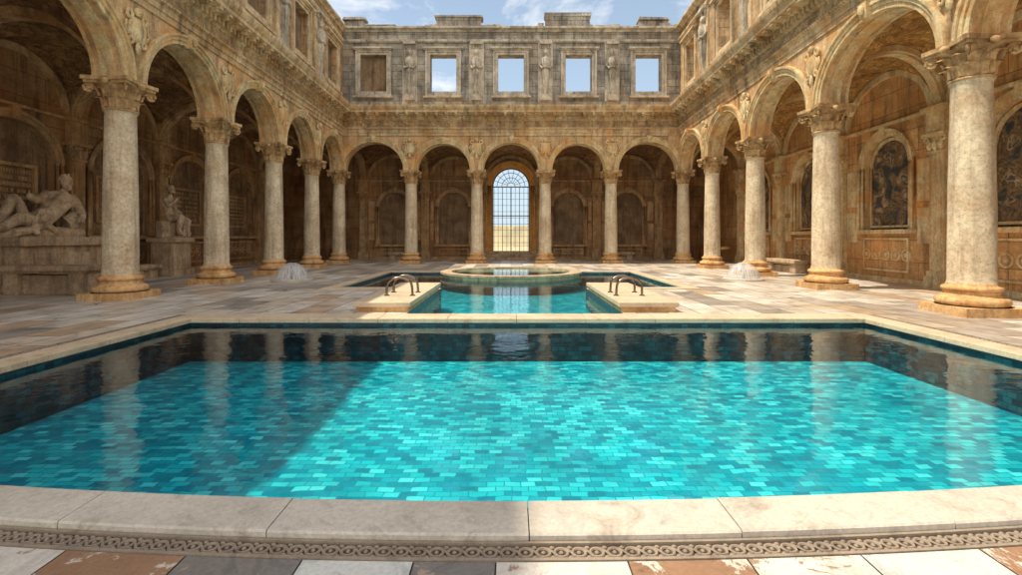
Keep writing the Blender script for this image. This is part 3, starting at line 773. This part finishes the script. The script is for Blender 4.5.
for a in ((NX[0], YG, NX[1], YG), (NX[0], YG, NX[0], YT), (NX[1], YG, NX[1], YT), (-FX, YT, NX[0], YT), (NX[1], YT, FX, YT), (-FX, YT, -FX, YB), (FX, YT, FX, YB), (-FX, YB, FX, YB)): vw(*a)
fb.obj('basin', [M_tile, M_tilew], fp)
fc = MB()
fc.box(-FX-0.35, -FX+0.02, YT-0.35, YB+0.35, -0.03, 0.03); fc.box(FX-0.02, FX+0.35, YT-0.35, YB+0.35, -0.03, 0.03)
fc.box(-FX+0.023, FX-0.023, YB-0.02, YB+0.35, -0.03, 0.028)
fc.box(-FX+0.023, NX[0]-1.2, YT-0.35, YT+0.02, -0.03, 0.028); fc.box(NX[1]+1.35, FX-0.023, YT-0.35, YT+0.02, -0.03, 0.028)
fc.obj('coping', [M_copw], fp, False, 0.01)
wf = UP(); rect(wf, NX[0], NX[1], YG, YT, ZW); rect(wf, -FX, FX, YT, YB, ZW); wf.obj('pool_water', [M_water])

def platform2(x0, x1, y0, y1, side):
    e = empty('pool_platform')
    b = MB(); b.box(x0+0.05, x1-0.05, y0+0.05, y1-0.05, -0.01, 0.10, 0); b.obj('base', [M_base], e, False, 0.012)
    b = MB(); ym = (y0+y1)/2
    b.box(x0, x1, y0, ym-0.003, 0.10, 0.20); b.box(x0, x1, ym+0.003, y1, 0.10, 0.20); b.obj('slab', [M_copw], e, False, 0.015)
    r = MB()
    xin = x1 if side < 0 else x0
    d = 1 if side < 0 else -1
    for yy in (y0+1.1, y0+1.75):
        xs_ = xin - d*0.75
        pts = [(xs_, yy, 0.2), (xs_, yy, 0.40)]
        for i in range(1, 9):
            a = math.pi*i/9; pts.append((xs_+d*0.28*(1-math.cos(a)), yy, 0.40+0.2*math.sin(a)))
        pts += [(xs_+d*0.56, yy, 0.38), (xs_+d*0.57, yy, 0.2)]
        r.tube(pts, 0.028, 0, 10)
        for xq in (xs_, xs_+d*0.57): r.lathe([(0.0, 0.225), (0.055, 0.22), (0.065, 0.201)], xq, yy, 14)
    r.obj('pool_handrail', [M_chrome], None, True)
platform2(-3.15, -2.0, 9.75, 14.0, -1)
platform2(2.15, 3.35, 9.75, 14.0, 1)

rb = empty('round_fountain_basin')
b = MB()
b.lathe([(2.80, -0.12), (2.80, -0.02), (2.84, 0.01), (2.90, 0.03), (2.90, 0.10), (2.45, 0.10), (2.45, 0.02), (2.45, -0.3)], 0, 20.3, 72)
b.obj('rim', [M_bench], rb, True, 0, 30)
b = MB(); b.lathe([(2.80, ZF2), (2.80, -0.12)], 0, 20.3, 64, 0); b.obj('tiled_drum', [M_tilew], rb, True)
b = UP(); b.lathe([(0, -0.3), (2.45, -0.3)], 0, 20.3, 48, 0); b.obj('basin_floor', [M_tile], rb)
b = UP(); b.lathe([(0, 0.05), (2.449, 0.05)], 0, 20.3, 48, 0); b.obj('basin_water', [M_water], rb)

def m_spray():
    m, nt, out = new_mat('spray_water')
    tc = nt.nodes.new('ShaderNodeTexCoord').outputs['Object']
    sx = nt.nodes.new('ShaderNodeSeparateXYZ'); L(nt, tc, sx.inputs[0])
    an = math_(nt, 'ARCTAN2', sx.outputs[1], sx.outputs[0])
    cx_ = nt.nodes.new('ShaderNodeCombineXYZ'); L(nt, math_(nt, 'MULTIPLY', an, 6.0), cx_.inputs[0]); L(nt, sx.outputs[2], cx_.inputs[2])
    nn = noise_(nt, cx_.outputs[0], 2.2, 5, 0.7)
    f = ramp(nt, nn, [(0.38, 0.12), (0.6, 0.65)])
    d = nt.nodes.new('ShaderNodeBsdfPrincipled'); d.inputs['Base Color'].default_value = (0.8, 0.83, 0.85, 1); d.inputs['Roughness'].default_value = 0.15
    t = nt.nodes.new('ShaderNodeBsdfTransparent'); t.inputs[0].default_value = (0.95, 0.97, 0.98, 1)
    mx = nt.nodes.new('ShaderNodeMixShader'); L(nt, f, mx.inputs[0]); L(nt, t.outputs[0], mx.inputs[1]); L(nt, d.outputs[0], mx.inputs[2])
    L(nt, mx.outputs[0], out.inputs[0]); return m
M_spray = m_spray()
for (x, y) in ((-7.55, 16.9), (8.15, 17.2)):
    e = empty('dome_water_fountain'); e.location = (x, y, 0)
    b = MB(); b.lathe([(0.68, 0.0), (0.68, 0.05), (0.62, 0.07), (0.56, 0.05), (0.0, 0.045)], 0, 0, 36); b.obj('dish', [M_cop], e, True, 0, 30)
    b = MB()
    pr = [(0.0, 0.60), (0.12, 0.61)] + [(0.54*math.sin(a), 0.06+0.55*math.cos(a)) for a in [math.radians(t) for t in (18, 28, 38, 48, 58, 68, 78, 88)]] + [(0.55, 0.05)]
    b.lathe(pr, 0, 0, 48); b.obj('water_sheet', [M_spray], e, True)
    b = MB(); b.lathe([(0.05, 0.05), (0.04, 0.5), (0.09, 0.57), (0.0, 0.58)], 0, 0, 16); b.obj('nozzle', [M_chrome], e, True)

# ------------------------------------------------------------------ portal gate & steps
gt = empty('entrance_gate')
b = MB(); yg = 33.3
for i in range(-4, 5):
    x = i*0.29
    b.tube([(x, yg, 0.55), (x, yg, 4.9)], 0.014 if i % 2 else 0.022, 0, 6)
z = 0.7
while z < 4.95:
    b.box(-1.28, 1.28, yg-0.015, yg+0.015, z-0.011, z+0.011); z += 0.42
b.box(-1.28, 1.28, yg-0.05, yg+0.05, 4.86, 4.93); b.box(-0.035, 0.035, yg-0.04, yg+0.04, 0.55, 4.84)
b.box(-1.28, 1.28, yg-0.04, yg+0.04, 2.9, 2.96)
for k in range(1, 9):
    a = math.pi*k/9; b.tube([(0.25*math.cos(a), yg, 4.95+0.25*math.sin(a)), (1.27*math.cos(a), yg, 4.9+1.27*math.sin(a))], 0.016, 0, 6)
for r in (0.28, 0.62, 0.95): b.ring(0, 4.9, r, r, -0.018, 0.018, yg-0.02, yg+0.02)
b.ring(0, 4.9, 1.26, 1.26, -0.07, 0.02, yg-0.05, yg+0.05)
for x in (-1.25, 1.25): b.box(x-0.04, x+0.04, yg-0.05, yg+0.05, 0.55, 4.9)
b.obj('grille', [M_iron], gt)
b = MB()
for i, (w, d) in enumerate(((2.4, 1.25), (2.15, 0.85), (1.9, 0.45))):
    b.box(-w, w, 33.0-d, 33.0, i*0.18+0.001, (i+1)*0.18)
b.box(-1.27, 1.27, 33.0, 33.7, 0.3, 0.545)
b.obj('stone_steps', [M_bench], None, False, 0.012)

# ------------------------------------------------------------------ furniture
def bench(x0, x1, y0, y1, h, name='stone_bench'):
    b = MB()
    b.box(x0, x1, y0, y1, h-0.14, h); b.box(x0+0.06, x1-0.06, y0+0.06, y1-0.06, h-0.2, h-0.14)
    lx = (x1-x0) > (y1-y0)
    if lx:
        for a in (x0+0.12, x1-0.5): b.box(a, a+0.38, y0+0.1, y1-0.1, 0, h-0.2)
        b.box(x0+0.5, x1-0.5, y0+0.22, y1-0.22, 0, h-0.25)
    else:
        for a in (y0+0.12, y1-0.5): b.box(x0+0.1, x1-0.1, a, a+0.38, 0, h-0.2)
        b.box(x0+0.22, x1-0.22, y0+0.5, y1-0.5, 0, h-0.25)
    b.obj(name, [M_bench], None, False, 0.02)
bench(-13.2, -10.9, 12.5, 13.3, 0.76)
bench(-13.6, -13.0, 17.0, 18.3, 0.5)
bench(11.5, 12.15, 19.9, 22.3, 0.55)
bench(-8.1, -6.0, 32.1, 32.7, 0.5); bench(6.0, 8.1, 32.1, 32.7, 0.5)
b = MB(); b.box(-14.3, -12.9, 12.9, 15.9, 0, 0.22); b.box(-14.25, -13.05, 13.05, 15.75, 0.22, 1.25); b.box(-14.3, -12.92, 12.9, 15.9, 1.25, 1.5)
b.box(-13.06, -13.0, 13.4, 15.4, 0.4, 1.05)
b.obj('statue_pedestal', [M_bench], None, False, 0.02)
b = MB(); b.box(-13.8, -12.7, 18.5, 19.7, 0, 0.25); b.box(-13.7, -12.8, 18.6, 19.6, 0.25, 1.3); b.box(-13.8, -12.7, 18.5, 19.7, 1.3, 1.48)
b.obj('statue_pedestal', [M_bench], None, False, 0.02)

def figure(name, verts, edges, head, face, root=0, mat=M_statue, M=Matrix.Identity(4), drape=None):
    me = bpy.data.meshes.new(name); me.from_pydata([v[:3] for v in verts], edges, [])
    me.materials.append(mat)
    o = bpy.data.objects.new(name, me); COL.objects.link(o)
    sk = o.modifiers.new('skin', 'SKIN'); sk.use_smooth_shade = True
    for i, v in enumerate(verts):
        d = me.skin_vertices[0].data[i]; d.radius = (v[3], v[4] if len(v) > 4 else v[3]); d.use_root = (i == root)
    ss = o.modifiers.new('sub', 'SUBSURF'); ss.levels = 2; ss.render_levels = 2
    tx = bpy.data.textures.new(name+'_folds', 'CLOUDS'); tx.noise_scale = 0.16
    dm = o.modifiers.new('wear', 'DISPLACE'); dm.texture = tx; dm.strength = 0.05; dm.mid_level = 0.5
    o.matrix_world = M
    hx, hy, hz, hr = head
    b = MB(); fx, fy = face
    b.sphere((hx, hy, hz), (hr*0.82, hr*0.82, hr*1.05), 0, 18, 14)
    b.sphere((hx-fx*hr*0.25, hy-fy*hr*0.25, hz+hr*0.2), (hr*0.92, hr*0.92, hr*0.95), 0, 14, 10)
    b.sphere((hx+fx*hr*0.85, hy+fy*hr*0.85, hz-hr*0.08), (hr*0.14, hr*0.14, hr*0.2), 0, 8, 6)
    b.sphere((hx+fx*hr*0.62, hy+fy*hr*0.62, hz-hr*0.75), (hr*0.4, hr*0.4, hr*0.4), 0, 10, 8)
    for sg in (-1, 1):
        b.sphere((hx+fx*hr*0.66-fy*sg*hr*0.32, hy+fy*hr*0.66+fx*sg*hr*0.32, hz+hr*0.12), hr*0.13, 0, 8, 6)
        b.sphere((hx-fy*sg*hr*0.85, hy+fx*sg*hr*0.85, hz), (hr*0.14, hr*0.14, hr*0.25), 0, 8, 6)
    for k in range(14):
        a = random.uniform(0, 6.28); zz = random.uniform(0.1, 1.0)
        b.sphere((hx-fx*hr*0.25+hr*0.85*math.cos(a)*math.sqrt(1-zz*zz*0.8), hy-fy*hr*0.25+hr*0.85*math.sin(a)*math.sqrt(1-zz*zz*0.8), hz+hr*0.3+hr*zz*0.7), hr*0.26, 0, 7, 5)
    b.obj('head', [mat], o, True)
    if drape:
        d = MB()
        for path, r in drape: d.tube(path, r, 0, 8)
        d.obj('drapery', [mat], o, True)
    return o
V = [(0, 0, 0.30, .30, .26), (-0.35, 0, 0.48, .26, .22), (-0.72, 0.02, 0.80, .33, .24), (-0.90, 0.03, 1.06, .16, .14), (-0.95, 0.06, 1.18, .10, .10),
     (-1.0, 0.30, 0.95, .15, .15), (-1.22, 0.42, 0.55, .12, .12), (-0.90, 0.62, 0.40, .09, .09), (-0.72, 0.68, 0.42, .08, .08),
     (-0.62, -0.22, 0.98, .14, .14), (-0.15, -0.18, 0.85, .11, .11), (0.25, 0.05, 0.92, .085, .085), (0.38, 0.08, 0.95, .08, .08),
     (0.22, 0.16, 0.30, .22, .20), (0.80, 0.26, 0.42, .16, .16), (1.38, 0.30, 0.18, .11, .11), (1.60, 0.34, 0.20, .09, .07),
     (0.20, -0.14, 0.36, .21, .20), (0.62, -0.12, 0.92, .17, .17), (1.00, -0.10, 0.34, .12, .12), (1.2, -0.08, 0.12, .09, .07)]
E = [(0, 1), (1, 2), (2, 3), (3, 4), (2, 5), (5, 6), (6, 7), (7, 8), (2, 9), (9, 10), (10, 11), (11, 12), (0, 13), (13, 14), (14, 15), (15, 16), (0, 17), (17, 18), (18, 19), (19, 20)]
dr = [([(-0.3, 0.3, 0.12), (0.1, 0.42, 0.30), (0.6, 0.42, 0.16), (1.1, 0.4, 0.08)], 0.09), ([(-0.2, 0.1, 0.6), (0.2, 0.3, 0.55), (0.5, 0.42, 0.3), (0.5, 0.5, 0.05)], 0.08),
      ([(-1.2, -0.1, 0.1), (-1.3, 0.1, 0.4), (-1.2, 0.2, 0.5), (-0.95, 0.1, 0.3)], 0.2), ([(0.5, -0.2, 0.75), (0.8, -0.25, 0.4), (0.9, 0.1, 0.1)], 0.1),
      ([(-1.5, 0.1, 0.08), (-0.5, 0.2, 0.08), (0.6, 0.2, 0.08), (1.6, 0.1, 0.06)], 0.16)]
Mx = Matrix.Translation((-13.65, 14.1, 1.5)) @ Matrix.Rotation(math.radians(-90), 4, 'Z') @ Matrix.Scale(0.90, 4) @ Matrix.Scale(1.38, 4, (0, 0, 1))
figure('reclining_figure_statue', V, E, (-0.97, 0.09, 1.34, 0.18), (0.3, 0.95), M=Mx, drape=dr)
V = [(0, 0, 0.72, .26, .22), (0, -0.02, 1.02, .21, .17), (0, 0.0, 1.36, .28, .19), (0, 0.02, 1.56, .12, .11), (0, 0.04, 1.66, .085, .085),
     (-0.30, 0.0, 1.42, .11, .11), (-0.40, 0.05, 1.05, .09, .09), (-0.22, 0.32, 0.92, .07, .07), (-0.14, 0.38, 0.9, .06, .06),
     (0.30, 0.0, 1.42, .11, .11), (0.46, 0.16, 1.16, .09, .09), (0.34, 0.36, 1.42, .07, .07), (0.28, 0.38, 1.5, .06, .06),
     (-0.15, 0.16, 0.70, .18, .16), (-0.2, 0.56, 0.70, .15, .14), (-0.2, 0.54, 0.25, .10, .10), (-0.2, 0.68, 0.07, .08, .06),
     (0.15, 0.16, 0.70, .18, .16), (0.24, 0.52, 0.80, .15, .14), (0.26, 0.40, 0.28, .10, .10), (0.27, 0.55, 0.1, .08, .06)]
dr = [([(-0.1, 0.66, 0.66), (-0.05, 0.6, 0.35), (-0.1, 0.62, 0.04)], 0.08), ([(0.1, 0.62, 0.7), (0.06, 0.55, 0.35), (0.12, 0.55, 0.04)], 0.08), ([(-0.3, 0.5, 0.6), (-0.34, 0.4, 0.3), (-0.36, 0.4, 0.03)], 0.08),
      ([(0.3, -0.1, 1.45), (0.0, 0.2, 1.15), (-0.28, 0.15, 0.8)], 0.07), ([(0, -0.12, 0.02), (0, -0.12, 0.6)], 0.32)]
Ms = Matrix.Translation((-13.3, 19.05, 1.48)) @ Matrix.Rotation(math.radians(-75), 4, 'Z') @ Matrix.Scale(1.02, 4)
figure('seated_statue', V, E, (0, 0.07, 1.84, 0.14), (0, 1), M=Ms, drape=dr)

for i in range(len(colsR)-1):
    c = (colsR[i]+colsR[i+1])/2; D = 3.3
    b = MB(PR); b.archpanel(c, 0.90, 0.86, 3.9, 1.9, D+0.19, 0)
    b.ring(c, 3.9, 0.90, 0.86, 0, 0.09, D+0.13, D+0.20, 1)
    for sg in (-1, 1):
        x0, x1 = sorted((c+sg*0.90, c+sg*0.99)); b.box(x0, x1, D+0.13, D+0.20, 1.9, 3.9, 1)
    b.box(c-0.99, c+0.99, D+0.13, D+0.20, 1.82, 1.897, 1)
    b.obj('wall_painting', [M_fresco, M_arch], None, True)

# ------------------------------------------------------------------ ground & garden wall beyond the gate
gr = UP(); R = 900
rect(gr, -R, R, -R, Y0, -0.05); rect(gr, -R, R, Y1, R, -0.05); rect(gr, -R, X0, Y0, Y1, -0.05); rect(gr, X1, R, Y0, Y1, -0.05)
gr.obj('ground', [M_ground])
b = MB(); b.box(-40, 40, 75, 76, -0.1, 3.0); b.box(-40.3, 40.3, 74.8, 76.2, 3.0, 3.25)
for i in range(-8, 9): b.box(i*4.5-0.4, i*4.5+0.4, 74.7, 75.0, -0.1, 3.0)
b.obj('garden_wall', [M_sand])

# ------------------------------------------------------------------ light
d = Vector((1, 0.06, -2.17)).normalized()
sun = bpy.data.lights.new('sun', 'SUN'); sun.energy = 5.0; sun.angle = math.radians(0.5); sun.color = (1, 0.87, 0.67)
so = bpy.data.objects.new('sun', sun); COL.objects.link(so); so.rotation_euler = d.to_track_quat('-Z', 'Y').to_euler()
w = bpy.data.worlds.new('World'); sc.world = w; w.use_nodes = True
nt = w.node_tree
for n_ in list(nt.nodes): nt.nodes.remove(n_)
out = nt.nodes.new('ShaderNodeOutputWorld'); bg = nt.nodes.new('ShaderNodeBackground')
sk = nt.nodes.new('ShaderNodeTexSky'); sk.sky_type = 'NISHITA'; sk.sun_disc = False
sk.sun_elevation = math.asin(-d.z); sk.sun_rotation = math.atan2(-d.x, -d.y) % (2*math.pi)
tcn = nt.nodes.new('ShaderNodeTexCoord').outputs['Generated']
cn = noise_(nt, mapping(nt, tcn, (1, 1, 2.2), (0.3, 0.2, 0.1)), 2.3, 9, 0.6, 0.3)
sxyz = nt.nodes.new('ShaderNodeSeparateXYZ'); L(nt, tcn, sxyz.inputs[0])
bias = math_(nt, 'ADD', math_(nt, 'MULTIPLY', sxyz.outputs[1], -0.14), 0.06)   # more cloud to the south, added as fill for camera-facing surfaces
cf = ramp(nt, math_(nt, 'ADD', cn, bias), [(0.46, 0.0), (0.62, 0.92)])
hz_ = ramp(nt, sxyz.outputs[2], [(0.0, 0.85), (0.2, 0.6), (0.42, 0.38), (0.8, 0.1)])
col = mixc(nt, hz_, sk.outputs[0], (4.8, 6.0, 7.0))
col = mixc(nt, cf, col, (10.6, 10.1, 9.4))
L(nt, col, bg.inputs[0]); bg.inputs[1].default_value = 0.15
L(nt, bg.outputs[0], out.inputs[0])

# ------------------------------------------------------------------ camera
cam = bpy.data.cameras.new('camera'); co = bpy.data.objects.new('camera', cam); COL.objects.link(co)
co.location = (0, 0, 1.5); co.rotation_euler = (math.radians(90), 0, 0)
cam.sensor_width = 36; cam.lens = 490/1022*36; cam.shift_y = -50.5/1022; cam.clip_end = 3000; cam.clip_start = 0.05
sc.camera = co
